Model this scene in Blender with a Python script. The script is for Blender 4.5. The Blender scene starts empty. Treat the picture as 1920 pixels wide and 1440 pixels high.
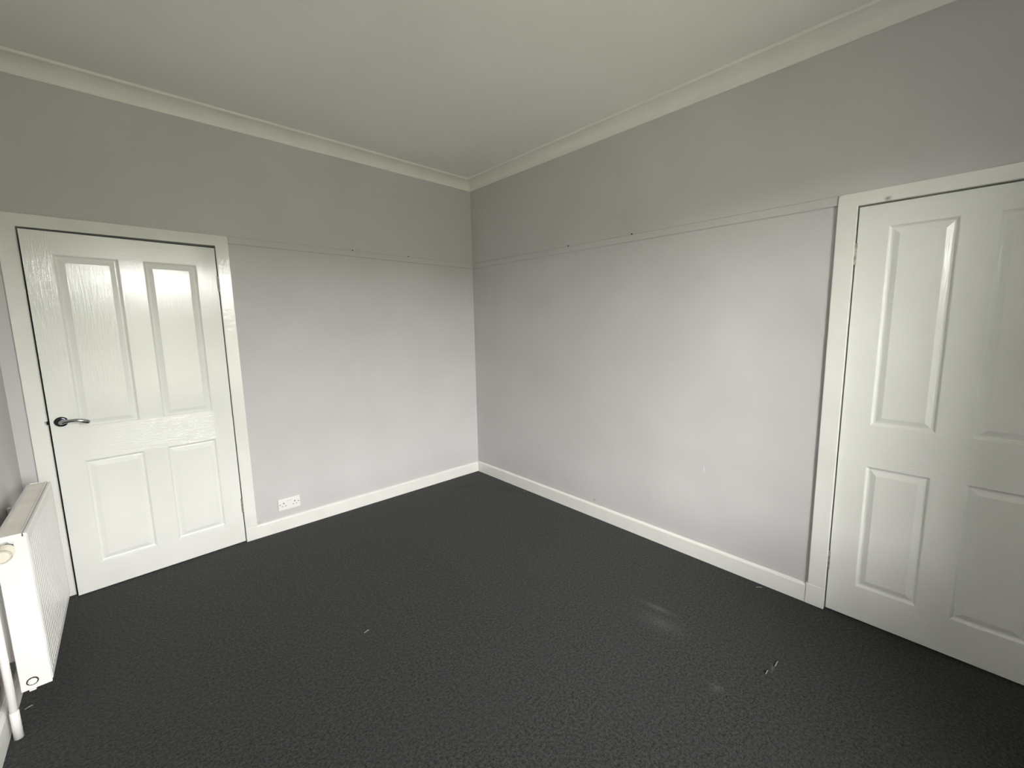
import bpy, bmesh, math, random
from mathutils import Vector, Matrix

random.seed(7)
scene = bpy.context.scene
COL = scene.collection

# ------------------------------------------------------------------ camera
cam_data = bpy.data.cameras.new('camera')
cam = bpy.data.objects.new('camera', cam_data)
COL.objects.link(cam)
right = Vector((0.71269328, -0.70140182, -0.01018699))
up = Vector((0.09980493, 0.08701576, 0.99119485))
fwd = Vector((0.69433945, 0.70743462, -0.13201891))
m = Matrix.Identity(4)
for i in range(3):
    m[i][0], m[i][1], m[i][2] = right[i], up[i], -fwd[i]
m[0][3], m[1][3], m[2][3] = -2.46770755, -3.41362058, 1.4870893
cam.matrix_world = m
cam_data.sensor_fit = 'HORIZONTAL'
cam_data.sensor_width = 36.0
cam_data.lens = 784.7165 / 1920 * 36.0
cam_data.shift_x = -50.0179 / 1920
cam_data.shift_y = -7.4407 / 1920
cam_data.clip_start = 0.02
scene.camera = cam

# ------------------------------------------------------------------ room size
XL = -2.93          # left wall
YF = -4.27          # window wall behind the camera
ZC = 2.817          # ceiling
ZCB = 2.735         # bottom of coving
WIN = (-2.20, -0.82, 0.50, 2.36)   # window x0 x1 z0 z1

# ------------------------------------------------------------------ sky
SKY = 34.5
world = bpy.data.worlds.new('overcast_sky')
scene.world = world
world.use_nodes = True
nt = world.node_tree
nt.nodes.clear()
out = nt.nodes.new('ShaderNodeOutputWorld')
tc = nt.nodes.new('ShaderNodeTexCoord')
sep = nt.nodes.new('ShaderNodeSeparateXYZ')
nt.links.new(tc.outputs['Generated'], sep.inputs[0])
ma = nt.nodes.new('ShaderNodeMath'); ma.operation = 'MULTIPLY_ADD'      # bright hazy sky, a little deeper towards the zenith
nt.links.new(sep.outputs['Z'], ma.inputs[0]); ma.inputs[1].default_value = -0.5; ma.inputs[2].default_value = 1.0
bs = nt.nodes.new('ShaderNodeBackground'); bs.inputs[0].default_value = (1.0, 0.99, 0.97, 1)
ms = nt.nodes.new('ShaderNodeMath'); ms.operation = 'MULTIPLY'; ms.inputs[1].default_value = SKY
nt.links.new(ma.outputs[0], ms.inputs[0]); nt.links.new(ms.outputs[0], bs.inputs[1])
bg = nt.nodes.new('ShaderNodeBackground'); bg.inputs[0].default_value = (0.96, 0.98, 0.76, 1); bg.inputs[1].default_value = SKY * 0.145
gt = nt.nodes.new('ShaderNodeMath'); gt.operation = 'GREATER_THAN'; gt.inputs[1].default_value = 0.056     # trees and houses reach a little above the horizon
nt.links.new(sep.outputs['Z'], gt.inputs[0])
mx = nt.nodes.new('ShaderNodeMixShader')
nt.links.new(gt.outputs[0], mx.inputs[0]); nt.links.new(bg.outputs[0], mx.inputs[1]); nt.links.new(bs.outputs[0], mx.inputs[2])
nt.links.new(mx.outputs[0], out.inputs[0])

# daylight portal in the window opening (guides sampling, gives off nothing itself)
pl = bpy.data.lights.new('window_daylight', 'AREA')
pl.shape = 'RECTANGLE'; pl.size = WIN[1] - WIN[0]; pl.size_y = WIN[3] - WIN[2]
pl.cycles.is_portal = True
po = bpy.data.objects.new('window_daylight', pl)
po.location = ((WIN[0] + WIN[1]) / 2, YF - 0.16, (WIN[2] + WIN[3]) / 2)
po.rotation_euler = (math.pi / 2, 0, 0)
COL.objects.link(po)

# ------------------------------------------------------------------ exposure
vs = scene.view_settings
vs.view_transform = 'Standard'; vs.look = 'None'; vs.gamma = 1.0; vs.use_curve_mapping = False
vs.exposure = 0.0
try:
    scene.cycles.diffuse_bounces = 5
    scene.cycles.glossy_bounces = 3
    scene.cycles.max_bounces = 8
    scene.cycles.use_adaptive_sampling = True
    scene.cycles.adaptive_threshold = 0.18
    scene.cycles.use_denoising = True
except Exception:
    pass

# ================================================================== materials
def new_mat(name):
    mt = bpy.data.materials.new(name); mt.use_nodes = True
    n = mt.node_tree
    b = n.nodes['Principled BSDF']
    return mt, n, b

def pos(n):
    g = n.nodes.new('ShaderNodeNewGeometry'); return g.outputs['Position']

def noise(n, vec, scale, detail=2.0, rough=0.5, stretch=None):
    if stretch:
        mp = n.nodes.new('ShaderNodeMapping'); mp.inputs['Scale'].default_value = stretch
        n.links.new(vec, mp.inputs[0]); vec = mp.outputs[0]
    t = n.nodes.new('ShaderNodeTexNoise'); t.inputs['Scale'].default_value = scale
    t.inputs['Detail'].default_value = detail; t.inputs['Roughness'].default_value = rough
    n.links.new(vec, t.inputs['Vector']); return t.outputs['Fac']

def math_n(n, op, a, b=None, c=None):
    t = n.nodes.new('ShaderNodeMath'); t.operation = op
    for i, v in enumerate((a, b, c)):
        if v is None: continue
        if isinstance(v, (int, float)): t.inputs[i].default_value = v
        else: n.links.new(v, t.inputs[i])
    return t.outputs[0]

def ramp(n, fac, lo, hi, c0, c1):
    r = n.nodes.new('ShaderNodeValToRGB')
    r.color_ramp.elements[0].position = lo; r.color_ramp.elements[0].color = (*c0, 1)
    r.color_ramp.elements[1].position = hi; r.color_ramp.elements[1].color = (*c1, 1)
    n.links.new(fac, r.inputs[0]); return r.outputs[0]

def mixc(n, fac, a, b):
    t = n.nodes.new('ShaderNodeMix'); t.data_type = 'RGBA'
    for i, v in ((0, fac), (6, a), (7, b)):
        if isinstance(v, tuple): t.inputs[i].default_value = (*v, 1)
        elif isinstance(v, (int, float)): t.inputs[i].default_value = v
        else: n.links.new(v, t.inputs[i])
    return t.outputs[2]

def bump(n, b, height, strength, dist, prev=None):
    t = n.nodes.new('ShaderNodeBump'); t.inputs['Strength'].default_value = strength; t.inputs['Distance'].default_value = dist
    n.links.new(height, t.inputs['Height'])
    if prev is not None: n.links.new(prev, t.inputs['Normal'])
    n.links.new(t.outputs[0], b.inputs['Normal']); return t.outputs[0]

def blot(n, p, centre, radii, ang=0.0):
    """soft elliptical mark with a fixed place on the surface: 1 at its middle, 0 at its rim"""
    mp = n.nodes.new('ShaderNodeMapping'); mp.vector_type = 'TEXTURE'
    mp.inputs['Location'].default_value = centre; mp.inputs['Rotation'].default_value = (0, 0, ang)
    mp.inputs['Scale'].default_value = radii
    n.links.new(p, mp.inputs[0])
    g = n.nodes.new('ShaderNodeTexGradient'); g.gradient_type = 'QUADRATIC_SPHERE'
    n.links.new(mp.outputs[0], g.inputs[0]); return g.outputs['Fac']

def wall_paint(name, col, marks=()):
    mt, n, b = new_mat(name)
    p = pos(n)
    f = noise(n, p, 2.2, 3)
    c = ramp(n, f, 0.3, 0.7, tuple(v * 0.965 for v in col), tuple(min(1, v * 1.03) for v in col))
    for (ctr, rad, colour, amount) in marks:
        k = blot(n, p, ctr, rad)
        gr = noise(n, p, 60, 1)
        c = mixc(n, math_n(n, 'MULTIPLY', math_n(n, 'MULTIPLY', k, gr), amount), c, colour)
    n.links.new(c, b.inputs['Base Color'])
    b.inputs['Roughness'].default_value = 0.62
    b.inputs['Specular IOR Level'].default_value = 0.25
    bump(n, b, math_n(n, 'MULTIPLY_ADD', noise(n, p, 120, 2), 0.2, noise(n, p, 9, 1)), 0.12, 0.01)
    return mt

GREY = (0.60, 0.59, 0.585)
M = {}
M['wall'] = wall_paint('grey_wall_paint', GREY)
M['wall_right'] = wall_paint('grey_wall_paint_scuffed', GREY, (
    ((0, -2.349, 0.589), (0.05, 0.006, 0.03), (0.8, 0.8, 0.8), 2.0),
    ((0, -1.50, 0.135), (0.05, 0.03, 0.02), (0.3, 0.3, 0.3), 1.4),
    ((0, -0.56, 0.16), (0.05, 0.01, 0.01), (0.25, 0.25, 0.25), 1.5)))
M['wall_back'] = wall_paint('grey_wall_paint_by_socket', GREY, (
    ((-1.915, 0, 0.105), (0.02, 0.05, 0.022), (0.42, 0.28, 0.2), 1.5),
    ((-1.72, 0, 0.135), (0.09, 0.05, 0.03), (0.62, 0.56, 0.5), 0.8)))
M['wall_left'] = wall_paint('grey_wall_paint_stained', GREY, (
    ((XL, -1.02, 0.17), (0.05, 0.13, 0.10), (0.10, 0.015, 0.03), 2.2),
    ((XL, -0.90, 0.24), (0.05, 0.12, 0.09), (0.16, 0.03, 0.04), 1.8)))

mt, n, b = new_mat('ceiling_paint'); M['ceiling'] = mt
p = pos(n)
n.links.new(ramp(n, noise(n, p, 1.5, 2), 0.3, 0.7, (0.88, 0.87, 0.825), (0.92, 0.91, 0.865)), b.inputs['Base Color'])
b.inputs['Roughness'].default_value = 0.8; b.inputs['Specular IOR Level'].default_value = 0.2
bump(n, b, noise(n, p, 90, 3), 0.06, 0.002)

mt, n, b = new_mat('coving_paint'); M['coving'] = mt
p = pos(n)
n.links.new(ramp(n, noise(n, p, 5, 3), 0.3, 0.7, (0.86, 0.845, 0.785), (0.90, 0.885, 0.825)), b.inputs['Base Color'])
b.inputs['Roughness'].default_value = 0.6
bump(n, b, noise(n, p, 40, 3), 0.08, 0.003)

WHITE0, WHITE1 = (0.845, 0.845, 0.795), (0.885, 0.885, 0.84)
def gloss(name, rough, bs_, bd, scale, c0=WHITE0, c1=WHITE1, marks=()):
    mt, n, b = new_mat(name); p = pos(n)
    c = ramp(n, noise(n, p, 7, 3), 0.3, 0.7, c0, c1)
    for (ctr, rad, colour, amount) in marks:
        k = blot(n, p, ctr, rad)
        c = mixc(n, math_n(n, 'MULTIPLY', math_n(n, 'MULTIPLY', k, noise(n, p, 150, 3)), amount), c, colour)
    n.links.new(c, b.inputs['Base Color'])
    b.inputs['Roughness'].default_value = rough
    t = bump(n, b, noise(n, p, scale, 3), bs_, bd)
    bump(n, b, noise(n, p, scale * 6, 2), bs_ * 0.7, bd * 0.25, t)
    return mt
M['gloss'] = gloss('white_gloss_paint', 0.085, 0.25, 0.003, 45)
M['gloss_head'] = gloss('white_gloss_paint_smudged', 0.12, 0.22, 0.003, 45,
                        marks=(((-0.015, -3.12, 2.02), (0.05, 0.022, 0.02), (0.2, 0.19, 0.17), 1.8),))
M['skirting'] = gloss('white_skirting_paint', 0.28, 0.3, 0.004, 30)
M['radiator'] = gloss('white_radiator_enamel', 0.33, 0.05, 0.002, 60, (0.86, 0.85, 0.82), (0.89, 0.88, 0.855))
M['grille'] = gloss('dusty_radiator_grille', 0.6, 0.3, 0.002, 90, (0.74, 0.69, 0.62), (0.86, 0.83, 0.78))
M['plastic'] = gloss('white_socket_plastic', 0.3, 0.0, 0.001, 60, (0.86, 0.85, 0.82), (0.88, 0.87, 0.84))
M['cream'] = gloss('cream_valve_plastic', 0.35, 0.02, 0.001, 60, (0.74, 0.70, 0.58), (0.80, 0.76, 0.65))
M['upvc'] = gloss('white_window_frame', 0.3, 0.0, 0.001, 60, (0.85, 0.86, 0.86), (0.87, 0.88, 0.88))

def door_paint(name, horizontal):
    mt, n, b = new_mat(name); p = pos(n)
    n.links.new(ramp(n, noise(n, p, 4, 2), 0.3, 0.7, (0.84, 0.845, 0.80), (0.875, 0.88, 0.84)), b.inputs['Base Color'])
    b.inputs['Roughness'].default_value = 0.11
    # embossed wood grain: contour lines of a stretched noise plus fine pores
    st = (3.5, 3.5, 26) if horizontal else (9.5, 9.5, 1.5)
    big = noise(n, p, 1.0, 1.0, 0.4, st)
    rings = math_n(n, 'SINE', math_n(n, 'MULTIPLY', big, 95.0))
    rings = math_n(n, 'POWER', math_n(n, 'MULTIPLY_ADD', rings, 0.5, 0.5), 3.0)
    st2 = (14, 14, 330) if horizontal else (330, 330, 10)
    pores = noise(n, p, 1.0, 2.0, 0.6, st2)
    t = bump(n, b, rings, 0.07 if not horizontal else 0.12, 0.0010)
    t = bump(n, b, pores, 0.30 if not horizontal else 0.55, 0.0012, t)
    bump(n, b, noise(n, p, 130, 2), 0.12, 0.001, t)
    return mt
M['door_v'] = door_paint('white_door_vertical_grain', False)
M['door_h'] = door_paint('white_door_cross_grain', True)

mt, n, b = new_mat('chrome'); M['chrome'] = mt
b.inputs['Base Color'].default_value = (0.62, 0.62, 0.63, 1); b.inputs['Metallic'].default_value = 1; b.inputs['Roughness'].default_value = 0.12
bump(n, b, noise(n, pos(n), 300, 2), 0.03, 0.0005)
mt, n, b = new_mat('dark_chrome'); M['dark_chrome'] = mt
b.inputs['Base Color'].default_value = (0.055, 0.055, 0.065, 1); b.inputs['Metallic'].default_value = 1; b.inputs['Roughness'].default_value = 0.16
bump(n, b, noise(n, pos(n), 300, 2), 0.03, 0.0005)
mt, n, b = new_mat('hinge_steel'); M['hinge'] = mt
b.inputs['Metallic'].default_value = 0.8; b.inputs['Roughness'].default_value = 0.3
n.links.new(ramp(n, noise(n, pos(n), 60, 3), 0.35, 0.65, (0.42, 0.38, 0.30), (0.75, 0.74, 0.70)), b.inputs['Base Color'])
mt, n, b = new_mat('dark_hole'); M['dark'] = mt
n.links.new(ramp(n, noise(n, pos(n), 90, 2), 0.3, 0.7, (0.02, 0.02, 0.02), (0.04, 0.037, 0.033)), b.inputs['Base Color'])
b.inputs['Roughness'].default_value = 0.7
mt, n, b = new_mat('red_switch_mark'); M['red'] = mt
n.links.new(ramp(n, noise(n, pos(n), 90, 2), 0.3, 0.7, (0.72, 0.22, 0.18), (0.8, 0.3, 0.25)), b.inputs['Base Color'])
mt, n, b = new_mat('lint_fluff'); M['lint'] = mt
n.links.new(ramp(n, noise(n, pos(n), 200, 2), 0.3, 0.7, (0.14, 0.14, 0.135), (0.26, 0.26, 0.25)), b.inputs['Base Color'])
b.inputs['Roughness'].default_value = 0.9

mt, n, b = new_mat('window_glass'); M['glass'] = mt
n.nodes.remove(b)
tr = n.nodes.new('ShaderNodeBsdfTransparent'); gl = n.nodes.new('ShaderNodeBsdfGlossy'); gl.inputs['Roughness'].default_value = 0.02
fr = n.nodes.new('ShaderNodeFresnel'); fr.inputs[0].default_value = 1.3
mxs = n.nodes.new('ShaderNodeMixShader')
n.links.new(fr.outputs[0], mxs.inputs[0]); n.links.new(tr.outputs[0], mxs.inputs[1]); n.links.new(gl.outputs[0], mxs.inputs[2])
n.links.new(mxs.outputs[0], n.nodes['Material Output'].inputs[0])

# carpet: charcoal twist pile
mt, n, b = new_mat('charcoal_carpet'); M['carpet'] = mt
p = pos(n)
pile = math_n(n, 'MULTIPLY_ADD', noise(n, p, 190, 2, 0.7), 0.58, math_n(n, 'MULTIPLY', noise(n, p, 85, 1, 0.6), 0.42))
broad = noise(n, p, 3.0, 3, 0.6)
c = ramp(n, pile, 0.37, 0.65, (0.0060, 0.0062, 0.0064), (0.0545, 0.054, 0.052))
c = mixc(n, math_n(n, 'MULTIPLY', ramp(n, broad, 0.35, 0.7, (0, 0, 0), (1, 1, 1)), 0.30), c, (0.028, 0.0285, 0.0285))
for (ctr, rad, ang, colour, amt) in (
        ((-0.61, -2.40, 0), (0.035, 0.17, 0.1), 0.10, (0.12, 0.12, 0.117), 0.65),
        ((-0.70, -2.47, 0), (0.10, 0.20, 0.1), 0.15, (0.08, 0.08, 0.079), 0.8),
        ((-0.61, -2.95, 0), (0.055, 0.012, 0.1), 0.2, (0.13, 0.13, 0.125), 1.0),
        ((-0.88, -2.82, 0), (0.05, 0.05, 0.1), 0.0, (0.08, 0.08, 0.08), 0.8),
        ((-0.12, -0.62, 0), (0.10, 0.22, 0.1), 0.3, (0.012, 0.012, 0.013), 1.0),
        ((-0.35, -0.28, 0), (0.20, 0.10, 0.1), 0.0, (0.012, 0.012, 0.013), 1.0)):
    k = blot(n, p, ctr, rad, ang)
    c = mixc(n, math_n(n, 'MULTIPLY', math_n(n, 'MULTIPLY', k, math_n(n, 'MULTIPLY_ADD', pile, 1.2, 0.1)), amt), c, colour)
n.links.new(c, b.inputs['Base Color'])
b.inputs['Roughness'].default_value = 0.95; b.inputs['Specular IOR Level'].default_value = 0.1
try:
    b.inputs['Sheen Weight'].default_value = 0.12; b.inputs['Sheen Roughness'].default_value = 0.5
except Exception:
    pass
t = bump(n, b, pile, 0.6, 0.006)

# ================================================================== mesh helpers
def link(name, bm, mat, parent=None, smooth=False, mats=None):
    me = bpy.data.meshes.new(name); bm.to_mesh(me); bm.free()
    for mm in (mats or [mat]): me.materials.append(mm)
    if smooth:
        for f in me.polygons: f.use_smooth = True
    o = bpy.data.objects.new(name, me); COL.objects.link(o)
    if parent is not None: o.parent = parent
    return o

def empty(name, loc=(0, 0, 0), rz=0.0, parent=None):
    o = bpy.data.objects.new(name, None); o.empty_display_size = 0.1
    o.location = loc; o.rotation_euler = (0, 0, rz); COL.objects.link(o)
    if parent is not None: o.parent = parent
    return o

def tag(o, label, cat=None, group=None, kind=None):
    o['label'] = label
    if cat: o['category'] = cat
    if group: o['group'] = group
    if kind: o['kind'] = kind
    return o

def add_box(bm, x0, x1, y0, y1, z0, z1):
    vs_ = [bm.verts.new(c) for c in ((x0, y0, z0), (x1, y0, z0), (x1, y1, z0), (x0, y1, z0), (x0, y0, z1), (x1, y0, z1), (x1, y1, z1), (x0, y1, z1))]
    fs = [bm.faces.new([vs_[i] for i in q]) for q in ((3, 2, 1, 0), (4, 5, 6, 7), (0, 1, 5, 4), (1, 2, 6, 5), (2, 3, 7, 6), (3, 0, 4, 7))]
    return vs_, fs

def box(*a, bev=0.0, seg=2):
    bm = bmesh.new(); add_box(bm, *a)
    if bev:
        bmesh.ops.bevel(bm, geom=bm.edges[:], offset=bev, segments=seg, profile=0.5, affect='EDGES')
    return bm

def boxes(lst):
    bm = bmesh.new()
    for a in lst: add_box(bm, *a)
    return bm

def extrude_profile(prof, p0, p1, to3d, mitre0=0.0, mitre1=0.0):
    """prof = [(out, z)], run from p0 to p1 along one axis; mitre = +1 shortens the end by `out`"""
    bm = bmesh.new()
    a = [bm.verts.new(to3d(p0 + mitre0 * o, o, z)) for o, z in prof]
    c = [bm.verts.new(to3d(p1 - mitre1 * o, o, z)) for o, z in prof]
    k = len(prof)
    for i in range(k):
        j = (i + 1) % k
        bm.faces.new((a[i], a[j], c[j], c[i]))
    bm.faces.new(a[::-1]); bm.faces.new(c)
    bmesh.ops.recalc_face_normals(bm, faces=bm.faces[:])
    return bm

def tube(pts, radii, seg=20, caps=True, bm=None, squash=None):
    bm = bm or bmesh.new()
    pts = [Vector(p) for p in pts]
    if isinstance(radii, (int, float)): radii = [radii] * len(pts)
    rings = []; ref = None
    for i, p_ in enumerate(pts):
        d = (pts[min(i + 1, len(pts) - 1)] - pts[max(i - 1, 0)]).normalized()
        if ref is None:
            ref = Vector((0, 0, 1)) if abs(d.z) < 0.9 else Vector((1, 0, 0))
        u_ = (ref - d * ref.dot(d)).normalized(); ref = u_
        w_ = d.cross(u_)
        su, sw = squash[i] if squash else (1, 1)
        rings.append([bm.verts.new(p_ + (u_ * math.cos(2 * math.pi * k / seg) * su + w_ * math.sin(2 * math.pi * k / seg) * sw) * radii[i]) for k in range(seg)])
    for r0, r1 in zip(rings, rings[1:]):
        for k in range(seg):
            bm.faces.new((r0[k], r0[(k + 1) % seg], r1[(k + 1) % seg], r1[k]))
    if caps:
        bm.faces.new(rings[0][::-1]); bm.faces.new(rings[-1])
    bmesh.ops.recalc_face_normals(bm, faces=bm.faces[:])
    return bm

def lathe(profile, origin, axis, seg=24):
    """profile = [(distance along axis, radius)]"""
    o = Vector(origin); a = Vector(axis).normalized()
    return tube_fixed([(o + a * d, r) for d, r in profile], a, seg)

def tube_fixed(pr, a, seg):
    bm = bmesh.new()
    ref = Vector((0, 0, 1)) if abs(a.z) < 0.9 else Vector((1, 0, 0))
    u_ = (ref - a * ref.dot(a)).normalized(); w_ = a.cross(u_)
    rings = [[bm.verts.new(c + (u_ * math.cos(2 * math.pi * k / seg) + w_ * math.sin(2 * math.pi * k / seg)) * r) for k in range(seg)] for c, r in pr]
    for r0, r1 in zip(rings, rings[1:]):
        for k in range(seg):
            bm.faces.new((r0[k], r0[(k + 1) % seg], r1[(k + 1) % seg], r1[k]))
    bm.faces.new(rings[0][::-1]); bm.faces.new(rings[-1])
    bmesh.ops.recalc_face_normals(bm, faces=bm.faces[:])
    return bm

# ================================================================== the room shell
T = 0.20
D1 = (-2.806, -2.002, 2.003)     # opening of the ajar door: x0, x1, top
D2 = (-3.812, -3.014, 2.010)     # opening of the shut door: y0, y1, top
REC = 0.09                        # depth of the door recess

o = link('floor', box(XL - T, T, YF - T, T, -0.10, 0.0), M['carpet'])
tag(o, 'charcoal grey fitted carpet over the whole floor', kind='structure')
o = link('ceiling', box(XL - T, T, YF - T, T, ZC, ZC + 0.1), M['ceiling'])
tag(o, 'plain off-white painted ceiling', kind='structure')

LN = 0.022                        # door lining thickness
o = link('wall_back', boxes([
    (XL, D1[0] - LN, 0, T, 0, ZC), (D1[1] + LN, 0, 0, T, 0, ZC), (D1[0] - LN, D1[1] + LN, 0, T, D1[2] + LN, ZC),
    (D1[0] - LN, D1[1] + LN, REC, T, 0, D1[2] + LN)]), M['wall_back'])
tag(o, 'grey painted wall with the ajar panelled door and the socket', kind='structure')
o = link('wall_right', boxes([
    (0, T, D2[1] + LN, T, 0, ZC), (0, T, YF - T, D2[0] - LN, 0, ZC), (0, T, D2[0] - LN, D2[1] + LN, D2[2] + LN, ZC),
    (REC, T, D2[0] - LN, D2[1] + LN, 0, D2[2] + LN)]), M['wall_right'])
tag(o, 'grey painted wall with the shut panelled door at its near end', kind='structure')
o = link('wall_left', box(XL - T, XL, YF - T, T, 0, ZC), M['wall_left'])
tag(o, 'grey painted wall behind the radiator', kind='structure')
o = link('wall_front', boxes([
    (XL, WIN[0], YF - T, YF, 0, ZC), (WIN[1], 0, YF - T, YF, 0, ZC), (WIN[0], WIN[1], YF - T, YF, 0, WIN[2]), (WIN[0], WIN[1], YF - T, YF, WIN[3], ZC)]), M['wall'])
tag(o, 'grey painted window wall behind the camera', kind='structure')

# axis helpers: position along the wall, distance out of it, height
back3 = lambda a, o_, z: (a, -o_, z)
right3 = lambda a, o_, z: (-o_, a, z)
left3 = lambda a, o_, z: (XL + o_, a, z)
front3 = lambda a, o_, z: (a, YF + o_, z)

# coving, mitred at the corners
W, H = 0.0955, ZC - ZCB
prof = [(0, ZC), (0, ZCB), (0.007, ZCB), (0.0085, ZCB + 0.0045)]
for i in range(0, 11):
    th = math.radians(2 + 86 * i / 10)
    prof.append((0.0085 + (W - 0.017) * (1 - math.cos(th)), ZCB + 0.006 + (H - 0.019) * math.sin(th)))
prof += [(W - 0.007, ZC - 0.0135), (W - 0.003, ZC - 0.012), (W, ZC - 0.008), (W, ZC)]
for k, (fn, a0, a1, where) in enumerate(((back3, XL, 0, 'above the ajar door and socket'), (right3, YF, 0, 'above the shut door'),
                                         (left3, YF, 0, 'above the radiator wall'), (front3, XL, 0, 'above the window'))):
    o = link('trim_%d' % (k + 1), extrude_profile(prof, a0, a1, fn, 1, 1), M['coving'])
    tag(o, 'white plaster coving along the ceiling ' + where, kind='structure')

# skirting boards
def skirt_prof(t, h): return [(0, 0), (t, 0), (t, h - 0.012), (t - 0.003, h - 0.006), (t - 0.009, h - 0.001), (0.0, h)]
A1 = (-2.873, -1.932)             # outer edges of architrave round the ajar door
A2 = (-3.888, -2.936)             # the same round the shut door
def skirt(name, fn, a0, a1, m0, m1, label, h=0.101, t=0.016):
    o = link(name, extrude_profile(skirt_prof(t, h), a0, a1, fn, m0, m1), M['skirting'])
    return tag(o, label, kind='structure')
skirt('baseboard_back', back3, A1[1], 0, 0, 1, 'white gloss skirting board under the double socket', 0.099)
skirt('baseboard_right', right3, A2[1] + 0.006, 0, 0, 1, 'long white skirting board from the corner to the shut door', 0.103)
skirt('baseboard_right_near', right3, YF, A2[0], 1, 0, 'short white skirting board past the shut door', 0.103)
skirt('baseboard_left', left3, YF, 0, 1, 0, 'white skirting board behind the radiator', 0.102)
skirt('baseboard_front', front3, XL, 0, 1, 1, 'white skirting board under the window', 0.101)

# flat picture-rail strip, painted like the wall
def rail(name, fn, a0, a1, m0, m1, label, nails):
    pr_ = [(0, 2.0245), (0.0030, 2.0245), (0.0085, 2.0290), (0.0085, 2.0680), (0.0030, 2.0725), (0, 2.0725)]
    o = tag(link(name, extrude_profile(pr_, a0, a1, fn, m0, m1), M['wall']), label, kind='structure')
    for a in nails:
        q = Vector(fn(a, 0.002, 2.0715)); w_ = Vector(fn(a, 0.016, 2.0735))
        link('nail', lathe([(0, 0.0035), ((w_ - q).length - 0.002, 0.0035), ((w_ - q).length, 0.0025)], q, w_ - q, 8), M['dark'], o)
rail('trim_5', back3, A1[1] + 0.002, 0, 0, 1, 'thin grey-painted rail strip between the ajar door and the corner', (-1.14, -0.671))
rail('trim_6', right3, A2[1] + 0.002, 0, 0, 1, 'thin grey-painted rail strip between the corner and the shut door', (-1.243, -1.802))

# ================================================================== doors
def make_leaf(parent, s, width, z0, z1, panels, thick=0.040):
    """leaf in local coordinates: hinge edge at x = 0, running to x = s*width, face at y = 0 looking to -y"""
    us = sorted({0.0, width} | {v for q in panels for v in q[:2]})
    zs = sorted({z0, z1} | {v for q in panels for v in q[2:]})
    bm = bmesh.new(); V = {}
    def vert(u, z, y=0.0):
        k = (u, z, y)
        if k not in V: V[k] = bm.verts.new((s * u, y, z))
        return V[k]
    stile0, stile1 = us[1], us[-2]
    for i in range(len(us) - 1):
        for j in range(len(zs) - 1):
            um, zm = (us[i] + us[i + 1]) / 2, (zs[j] + zs[j + 1]) / 2
            if any(q[0] < um < q[1] and q[2] < zm < q[3] for q in panels): continue
            f = bm.faces.new((vert(us[i], zs[j]), vert(us[i + 1], zs[j]), vert(us[i + 1], zs[j + 1]), vert(us[i], zs[j + 1])))
            row_is_rail = not any(q[2] < zm < q[3] for q in panels)
            f.material_index = 1 if (row_is_rail and stile0 < um < stile1) else 0
    # edges and back
    per = [(u, z0) for u in us] + [(width, z) for z in zs[1:]] + [(u, z1) for u in reversed(us[:-1])] + [(0.0, z) for z in reversed(zs[1:-1])]
    for (a, b_) in zip(per, per[1:] + per[:1]):
        bm.faces.new((vert(*b_), vert(*a), vert(*a, thick), vert(*b_, thick)))
    bm.faces.new([vert(*q, thick) for q in per[::-1]])
    if s < 0: bmesh.ops.reverse_faces(bm, faces=bm.faces[:])
    link('leaf', bm, None, parent, mats=[M['door_v'], M['door_h']])
    relief = [(0, 0), (0.003, 0.002), (0.009, 0.0088), (0.013, 0.0100), (0.018, 0.0094), (0.0385, 0.0019), (0.040, 0.0017)]
    for (u0, u1, za, zb) in panels:
        bm = bmesh.new(); rings = []
        for ins, dep in relief:
            rings.append([bm.verts.new((s * u, dep, z)) for u, z in ((u0 + ins, za + ins), (u1 - ins, za + ins), (u1 - ins, zb - ins), (u0 + ins, zb - ins))])
        for r0, r1 in zip(rings, rings[1:]):
            for k in range(4): bm.faces.new((r0[k], r0[(k + 1) % 4], r1[(k + 1) % 4], r1[k]))
        bm.faces.new(rings[-1])
        bk = [bm.verts.new((s * u, 0.02, z)) for u, z in ((u0, za), (u1, za), (u1, zb), (u0, zb))]
        for k in range(4): bm.faces.new((bk[k], bk[(k + 1) % 4], rings[0][(k + 1) % 4], rings[0][k]))
        bm.faces.new(bk[::-1])
        bmesh.ops.recalc_face_normals(bm, faces=bm.faces[:])
        link('panel', bm, M['door_v'], parent)

def hinge(parent, x, y, zc, h=0.100, r=0.0055):
    bm = bmesh.new()
    n_ = 5
    for k in range(n_):
        a = zc - h / 2 + h * k / n_
        sub = lathe([(0, r * 0.9), (0.001, r), (h / n_ - 0.0015, r), (h / n_ - 0.0005, r * 0.9)], (x, y, a), (0, 0, 1), 12)
        me = bpy.data.meshes.new('t'); sub.to_mesh(me); sub.free(); bm.from_mesh(me); bpy.data.meshes.remove(me)
    return link('hinge', bm, M['hinge'], parent, smooth=False)

# ---- door 1 (ajar into the room), hinged on its right edge
door1 = empty('door_1', (-2.0065, -0.001, 0), math.radians(3.75))
tag(door1, 'white four-panel door with chrome lever handle, slightly ajar', kind='structure')
P1 = []
for (xa, xb) in ((0.1005, 0.3445), (0.446, 0.690)):
    P1 += [(xa, xb, 0.158, 0.762), (xa, xb, 0.950, 1.873)]
make_leaf(door1, -1, 0.7915, 0.006, 1.988, P1)
for z in (0.268, 1.765): hinge(door1, 0.001, -0.004, z)
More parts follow.
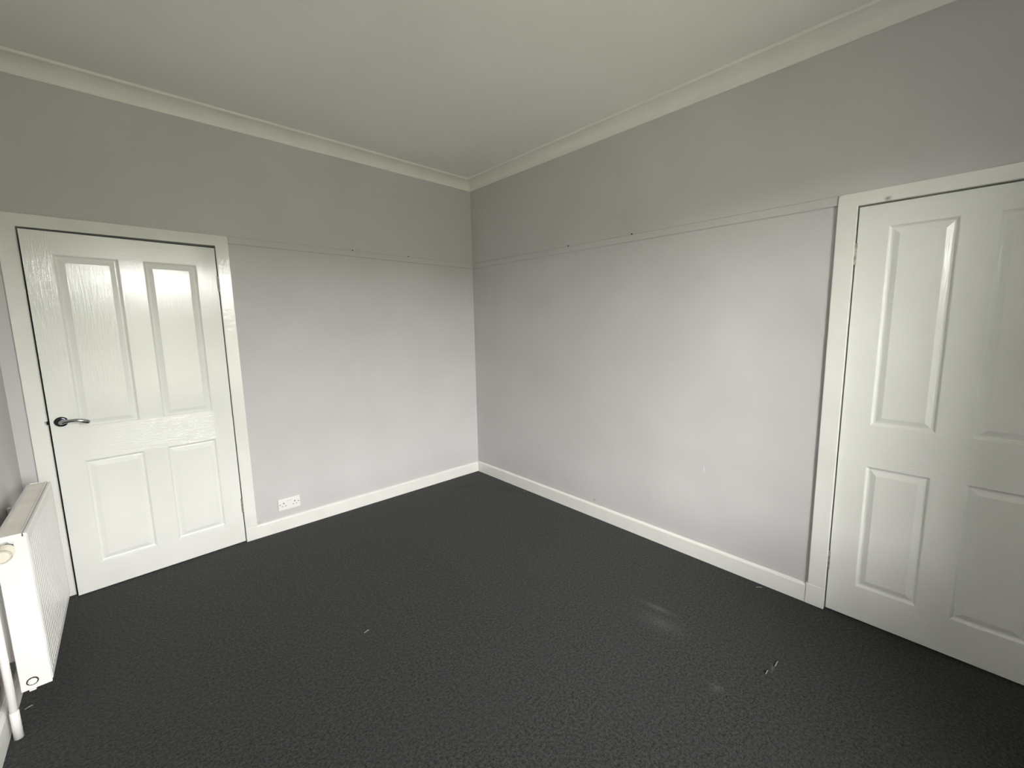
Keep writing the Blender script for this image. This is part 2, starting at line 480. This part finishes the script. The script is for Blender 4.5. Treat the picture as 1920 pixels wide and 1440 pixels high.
# lever handle: rose, neck, lever
hx, hz = -0.7515, 0.995
ha = empty('handle', (hx, 0, hz), 0, door1)
link('rose', lathe([(0, 0.0262), (0.004, 0.0262), (0.0075, 0.0235), (0.009, 0.0205), (0.0092, 0.015), (0.0092, 0.006)], (0, 0, 0), (0, -1, 0), 40), M['dark_chrome'], ha, True)
link('neck', lathe([(0.008, 0.0125), (0.018, 0.0105), (0.034, 0.0100), (0.044, 0.0115)], (0, 0, 0), (0, -1, 0), 28), M['chrome'], ha, True)
lp, lr, sq = [], [], []
for i in range(19):
    t_ = i / 18
    lp.append((-0.006 + 0.108 * t_, -0.046 - 0.005 * math.sin(t_ * math.pi) + 0.004 * t_, -0.001 + 0.016 * math.sin(t_ * 2.0) - 0.028 * t_ * t_))
    lr.append(0.0125 - 0.0030 * math.sin(math.pi * min(1.0, t_ * 1.4)))
    sq.append((0.95, 1.0))
lr[0] = 0.009; lr[-1] = 0.0095
link('lever', tube(lp, lr, 20, squash=sq), M['chrome'], ha, True)
# latch tongue showing in the gap
link('latch', box(-0.803, -0.7915, 0.008, 0.022, 0.985, 1.003, bev=0.001), M['dark_chrome'], door1)

# ---- door 2 (shut), hinged on its far (left) edge
door2 = empty('door_2', (0.001, -3.0195, 0), -math.pi / 2)
tag(door2, 'white four-panel door shut in its frame at the right of the room', kind='structure')
P2 = []
for (xa, xb) in ((0.112, 0.338), (0.449, 0.675)):
    P2 += [(xa, xb, 0.180, 0.797), (xa, xb, 0.998, 1.907)]
make_leaf(door2, 1, 0.787, 0.008, 2.004, P2)
for z in (0.272, 1.796): hinge(door2, -0.0015, -0.0045, z)

# ---- frames: lining, architraves, plinth blocks
def architrave_bm(a0, a1, z0, z1, fn, t=0.0155, bev=0.005):
    bm = bmesh.new(); add_box(bm, a0, a1, 0.0, t, z0, z1)
    ed = [e for e in bm.edges if all(abs(v.co.y - t) < 1e-6 for v in e.verts)]
    bmesh.ops.bevel(bm, geom=ed, offset=bev, segments=3, profile=0.5, affect='EDGES')
    for v in bm.verts: v.co = Vector(fn(v.co.x, v.co.y, v.co.z))
    bmesh.ops.recalc_face_normals(bm, faces=bm.faces[:])
    return bm

def surround_bm(o0, o1, i0, i1, zb0, zb1, zi, zo, fn, t=0.0155, rnd=0.011, bev=0.004):
    """two legs and a head painted over as one: outer edges o0 o1, inner edges i0 i1, inner top zi, outer top zo"""
    ol = [(o0, zb0)]
    for k in range(5):
        th = math.pi - math.pi / 2 * k / 4
        ol.append((o0 + rnd + rnd * math.cos(th), zo - rnd + rnd * math.sin(th)))
    for k in range(5):
        th = math.pi / 2 - math.pi / 2 * k / 4
        ol.append((o1 - rnd + rnd * math.cos(th), zo - rnd + rnd * math.sin(th)))
    ol += [(o1, zb1), (i1, zb1), (i1, zi), (i0, zi), (i0, zb0)]
    bm = bmesh.new()
    f = bm.faces.new([bm.verts.new((a, 0.0, z)) for a, z in ol])
    r = bmesh.ops.extrude_face_region(bm, geom=[f])
    for v in r['geom']:
        if isinstance(v, bmesh.types.BMVert): v.co.y = t
    ed = [e for e in bm.edges if all(abs(v.co.y - t) < 1e-6 for v in e.verts)]
    bmesh.ops.bevel(bm, geom=ed, offset=bev, segments=3, profile=0.5, affect='EDGES')
    bm.normal_update()
    bmesh.ops.triangulate(bm, faces=[q for q in bm.faces if len(q.verts) > 4])
    for v in bm.verts: v.co = Vector(fn(v.co.x, v.co.y, v.co.z))
    bmesh.ops.recalc_face_normals(bm, faces=bm.faces[:])
    return bm

def lining_bm(a0, a1, z0, z1, fn, back=REC):
    bm = bmesh.new(); add_box(bm, a0, a1, -back, 0.0, z0, z1)
    for v in bm.verts: v.co = Vector(fn(v.co.x, v.co.y, v.co.z))
    bmesh.ops.recalc_face_normals(bm, faces=bm.faces[:])
    return bm

fr1 = empty('trim_7', (0, 0, 0)); tag(fr1, 'white gloss architrave round the ajar door', kind='structure')
ZA1 = 2.069
link('architrave', surround_bm(A1[0], A1[1], D1[0], D1[1], 0.0, 0.0985, D1[2], ZA1, back3), M['gloss'], fr1)
link('plinth_block', architrave_bm(D1[1] + 0.0005, A1[1], 0, 0.0985, back3, 0.0185, 0.003), M['skirting'], fr1)
link('lining', lining_bm(D1[0] - LN, D1[0], 0, D1[2], back3), M['gloss'], fr1)
link('lining', lining_bm(D1[1], D1[1] + LN, 0, D1[2], back3), M['gloss'], fr1)
link('lining', lining_bm(D1[0] - LN, D1[1] + LN, D1[2], D1[2] + LN, back3), M['gloss'], fr1)

fr2 = empty('trim_8', (0, 0, 0)); tag(fr2, 'white gloss architrave round the shut door', kind='structure')
ZA2 = 2.070
link('architrave', surround_bm(A2[0], A2[1], D2[0], D2[1], 0.112, 0.112, D2[2], ZA2, right3, rnd=0.016), M['gloss_head'], fr2)
link('plinth_block', architrave_bm(D2[1] + 0.0005, A2[1] + 0.006, 0, 0.112, right3, 0.0195, 0.003), M['skirting'], fr2)
link('plinth_block', architrave_bm(A2[0], D2[0] - 0.0005, 0, 0.112, right3, 0.0195, 0.003), M['skirting'], fr2)
link('lining', lining_bm(D2[0] - LN, D2[0], 0, D2[2], right3), M['gloss'], fr2)
link('lining', lining_bm(D2[1], D2[1] + LN, 0, D2[2], right3), M['gloss'], fr2)
link('lining', lining_bm(D2[0] - LN, D2[1] + LN, D2[2], D2[2] + LN, right3), M['gloss'], fr2)

# ================================================================== window behind the camera
win = empty('window_1', ((WIN[0] + WIN[1]) / 2, YF, WIN[2])); tag(win, 'white framed window behind the camera', kind='structure')
hw, hh = (WIN[1] - WIN[0]) / 2, WIN[3] - WIN[2]
f_ = 0.06
link('frame', boxes([(-hw, -hw + f_, -0.10, -0.03, 0, hh), (hw - f_, hw, -0.10, -0.03, 0, hh),
                     (-hw + f_, hw - f_, -0.10, -0.03, 0, f_), (-hw + f_, hw - f_, -0.10, -0.03, hh - f_, hh)]), M['upvc'], win)
link('mullion', box(-0.035, 0.035, -0.10, -0.03, f_, hh - f_, bev=0.004), M['upvc'], win)
for xa, xb in ((-hw + f_, -0.035), (0.035, hw - f_)):
    link('pane', box(xa, xb, -0.068, -0.064, f_, hh - f_), M['glass'], win)
link('sill', box(-hw - 0.04, hw + 0.04, -0.03, 0.05, -0.03, 0.0, bev=0.006), M['gloss'], win)

# ================================================================== radiator on the left wall
RX0, RX1, RY0, RY1, RZ0, RZ1 = -2.882, -2.800, -1.033, -0.282, 0.128, 0.744
rad = empty('radiator', ((RX0 + RX1) / 2, (RY0 + RY1) / 2, 0))
tag(rad, 'white panel radiator with a dusty top grille beside the ajar door', 'radiator')
ox, oy = (RX0 + RX1) / 2, (RY0 + RY1) / 2
def L(x, y, z): return (x - ox, y - oy, z)
def panel_profile(x_face, sgn):
    """pressed steel sheet seen from above: shallow vertical flutes along y"""
    pts = [(x_face - sgn * 0.010, RY0 + 0.0065), (x_face - sgn * 0.003, RY0 + 0.0065), (x_face, RY0 + 0.010)]
    pitch, k = 0.0333, 0
    while RY0 + 0.022 + (k + 1) * pitch < RY1 - 0.010:
        ys = RY0 + 0.022 + k * pitch
        pts += [(x_face, ys), (x_face - sgn * 0.0022, ys + 0.003), (x_face - sgn * 0.0022, ys + 0.0085), (x_face, ys + 0.0115)]
        k += 1
    return pts + [(x_face, RY1 - 0.010), (x_face - sgn * 0.003, RY1 - 0.0065), (x_face - sgn * 0.010, RY1 - 0.0065)]
for nm, xf, sg in (('front_panel', RX1, 1), ('back_panel', RX0, -1)):
    bm = bmesh.new(); pp = panel_profile(xf, sg); rows = []
    zs_ = [(RZ0 + 0.006, 0.003), (RZ0 + 0.010, 0.0), (RZ0 + 0.034, 0.0), (RZ0 + 0.040, 0.0), (RZ1 - 0.046, 0.0), (RZ1 - 0.040, 0.0), (RZ1 - 0.010, 0.0), (RZ1 - 0.004, 0.003)]
    for i, (z, off) in enumerate(zs_):
        flat = i in (0, 1, 2, 5, 6, 7)
        rows.append([bm.verts.new(L((xf - sg * off) if flat and abs(x - xf) < 0.0025 else x, y, z)) for x, y in pp])
    k_ = len(pp)
    for r0, r1 in zip(rows, rows[1:]):
        for k in range(k_): bm.faces.new((r0[k], r0[(k + 1) % k_], r1[(k + 1) % k_], r1[k]))
    bm.faces.new(rows[0][::-1]); bm.faces.new(rows[-1])
    bmesh.ops.recalc_face_normals(bm, faces=bm.faces[:])
    link(nm, bm, M['radiator'], rad)
for yy in (RY0, RY1 - 0.006):
    a = L(RX0 + 0.002, yy, 0); c_ = L(RX1 - 0.002, yy + 0.006, 0)
    link('side_panel', box(a[0], c_[0], a[1], c_[1], RZ0, RZ1 - 0.014, bev=0.002), M['radiator'], rad)
# top cover: rim and dusty grille bars
a = L(RX0 + 0.012, RY0 - 0.002, 0); c_ = L(RX1 - 0.0125, RY1 + 0.002, 0)
bm = boxes([(a[0], c_[0], a[1], a[1] + 0.004, RZ1 - 0.014, RZ1), (a[0], c_[0], c_[1] - 0.004, c_[1], RZ1 - 0.014, RZ1),
            (a[0], a[0] + 0.004, a[1] + 0.004, c_[1] - 0.004, RZ1 - 0.010, RZ1), (c_[0] - 0.004, c_[0], a[1] + 0.004, c_[1] - 0.004, RZ1 - 0.010, RZ1 - 0.001)])
link('top_rim', bm, M['radiator'], rad)
bm = bmesh.new()
yb = a[1] + 0.008
while yb < c_[1] - 0.012:
    add_box(bm, a[0] + 0.006, c_[0] - 0.006, yb, yb + 0.0075, RZ1 - 0.006, RZ1 - 0.002); yb += 0.0105
for xx in (a[0] + 0.0042, (a[0] + c_[0]) / 2 - 0.004, c_[0] - 0.0117):
    add_box(bm, xx, xx + 0.0075, a[1] + 0.006, c_[1] - 0.006, RZ1 - 0.0065, RZ1 - 0.0025)
link('top_grille', bm, M['grille'], rad)
# blanking plug low on the near end
q = L(-2.849, RY0, 0.160)
pl_ = link('drain_plug', lathe([(-0.001, 0.0125), (0.004, 0.0125), (0.0045, 0.0105), (0.0075, 0.010), (0.008, 0.008)], q, (0, -1, 0), 8), M['radiator'], rad)
link('plug_ring', lathe([(0.0, 0.0158), (0.0016, 0.0158), (0.0018, 0.0130)], q, (0, -1, 0), 20), M['dark'], pl_)
a = L(-2.862, RY0 + 0.004, 0)
link('bottom_lug', box(a[0], a[0] + 0.018, a[1], a[1] + 0.03, RZ0 - 0.010, RZ0 + 0.002, bev=0.002), M['radiator'], rad)
# wall brackets
for yy in (RY0 + 0.12, RY1 - 0.15):
    a = L(XL + 0.0012, yy, 0); c_ = L(RX0 + 0.004, yy + 0.03, 0)
    link('wall_bracket', box(a[0], c_[0], a[1], c_[1], 0.20, 0.68, bev=0.001), M['radiator'], rad)
# thermostatic valve on the near end: union nut, body, cream head, riser pipe
vz, vx = 0.709, -2.846
q = L(vx, RY0, vz)
va = empty('thermostatic_valve', q, 0, rad)
link('union_nut', lathe([(-0.004, 0.010), (0.004, 0.012), (0.006, 0.0165), (0.022, 0.0165), (0.024, 0.013), (0.034, 0.013)], (0, 0, 0), (0, -1, 0), 6), M['chrome'], va)
link('valve_body', lathe([(0.030, 0.0125), (0.034, 0.0165), (0.058, 0.0165), (0.060, 0.0140), (0.066, 0.0140)], (0, 0, 0), (0, -1, 0), 24), M['dark_chrome'], va, False)
hd = []
y_ = 0.058
hd.append((y_, 0.017))
for k in range(5):
    hd += [(y_ + 0.001, 0.0235), (y_ + 0.007, 0.0245), (y_ + 0.0075, 0.0222), (y_ + 0.0095, 0.0222)]; y_ += 0.010
hd += [(y_ + 0.001, 0.0235), (y_ + 0.010, 0.0225), (y_ + 0.016, 0.0195), (y_ + 0.019, 0.0155), (y_ + 0.0195, 0.008)]
vh = link('valve_head', lathe(hd, (0, 0, 0), (0, -1, 0), 32), M['cream'], va)
PX, PY = -2.892, -1.099
px, py = PX - vx, PY - RY0
link('elbow', tube([(0, py + 0.012, 0), (px * 0.4, py, -0.004), (px * 0.8, py, -0.012), (px, py, -0.03), (px, py, -0.05)], [0.012, 0.0125, 0.012, 0.012, 0.012], 16), M['chrome'], va, True)
q = L(PX, PY, 0)
pipe = link('riser_pipe', tube([(q[0], q[1], 0.0), (q[0], q[1], 0.3), (q[0], q[1], vz - 0.045)], 0.0105, 24), M['radiator'], rad, True)
link('pipe_sleeve', lathe([(0.0, 0.0122), (0.106, 0.0122), (0.108, 0.011)], q, (0, 0, 1), 24), M['radiator'], pipe, True)

# ================================================================== double socket on the back wall
sx0, sx1, sz0, sz1 = -1.795, -1.651, 0.152, 0.237
so = empty('double_socket', ((sx0 + sx1) / 2, 0, (sz0 + sz1) / 2))
tag(so, 'white double power socket low on the wall beside the ajar door', 'socket')
hw_, hh_ = (sx1 - sx0) / 2, (sz1 - sz0) / 2
link('plate', box(-hw_, hw_, -0.0095, 0.0, -hh_, hh_, bev=0.003), M['plastic'], so)
for s in (-1, 1):
    link('screw', lathe([(0.009, 0.0036), (0.0102, 0.0033)], (s * (hw_ - 0.0115), 0, 0.002), (0, -1, 0), 12), M['dark'], so)
    cx_ = s * 0.036
    link('pin_slot', box(cx_ - 0.0028, cx_ + 0.0028, -0.0103, -0.008, 0.004, 0.0135), M['dark'], so)
    for d in (-1, 1):
        link('pin_slot', box(cx_ + d * 0.0105 - 0.0036, cx_ + d * 0.0105 + 0.0036, -0.0102, -0.008, -0.0150, -0.0108), M['dark'], so)
    sw = link('rocker_switch', box(s * 0.009 - 0.0058, s * 0.009 + 0.0058, -0.0125, -0.008, 0.008, 0.030, bev=0.0012), M['plastic'], so)
    link('red_mark', box(s * 0.009 - 0.0045, s * 0.009 + 0.0045, -0.0129, -0.0120, 0.0245, 0.0278), M['red'], sw)

# ================================================================== bits of lint on the carpet
def lint(x, y, ln, ang, label):
    pts, rr = [], []
    for i in range(7):
        t_ = i / 6 - 0.5
        pts.append((t_ * ln, 0.0016 * math.sin(t_ * 5), 0.0030 + 0.0012 * math.cos(t_ * 3)))
        rr.append(0.0026 * (1 - 1.2 * t_ * t_))
    o_ = link('carpet_lint', tube(pts, rr, 8), M['lint'], None, True)
    o_.location = (x, y, 0.0); o_.rotation_euler = (0, 0, ang)
    tag(o_, label, 'lint', 'specks of lint on the carpet')
lint(-1.768, -1.477, 0.026, 0.04, 'pale sliver of lint in the middle of the carpet, nearest the ajar door')
lint(-0.058, -2.716, 0.035, -0.91, 'pale sliver of lint against the skirting near the shut door')
lint(-0.057, -0.758, 0.012, 0.8, 'tiny pale speck of lint on the carpet near the far corner')
lint(-0.579, -2.955, 0.040, -0.1, 'pale sliver of lint in front of the shut door, the farther of two')
lint(-0.655, -2.940, 0.028, -0.15, 'pale sliver of lint in front of the shut door, the nearer of two')
lint(-2.886, -0.935, 0.022, 0.2, 'pale speck of lint on the carpet under the near end of the radiator')
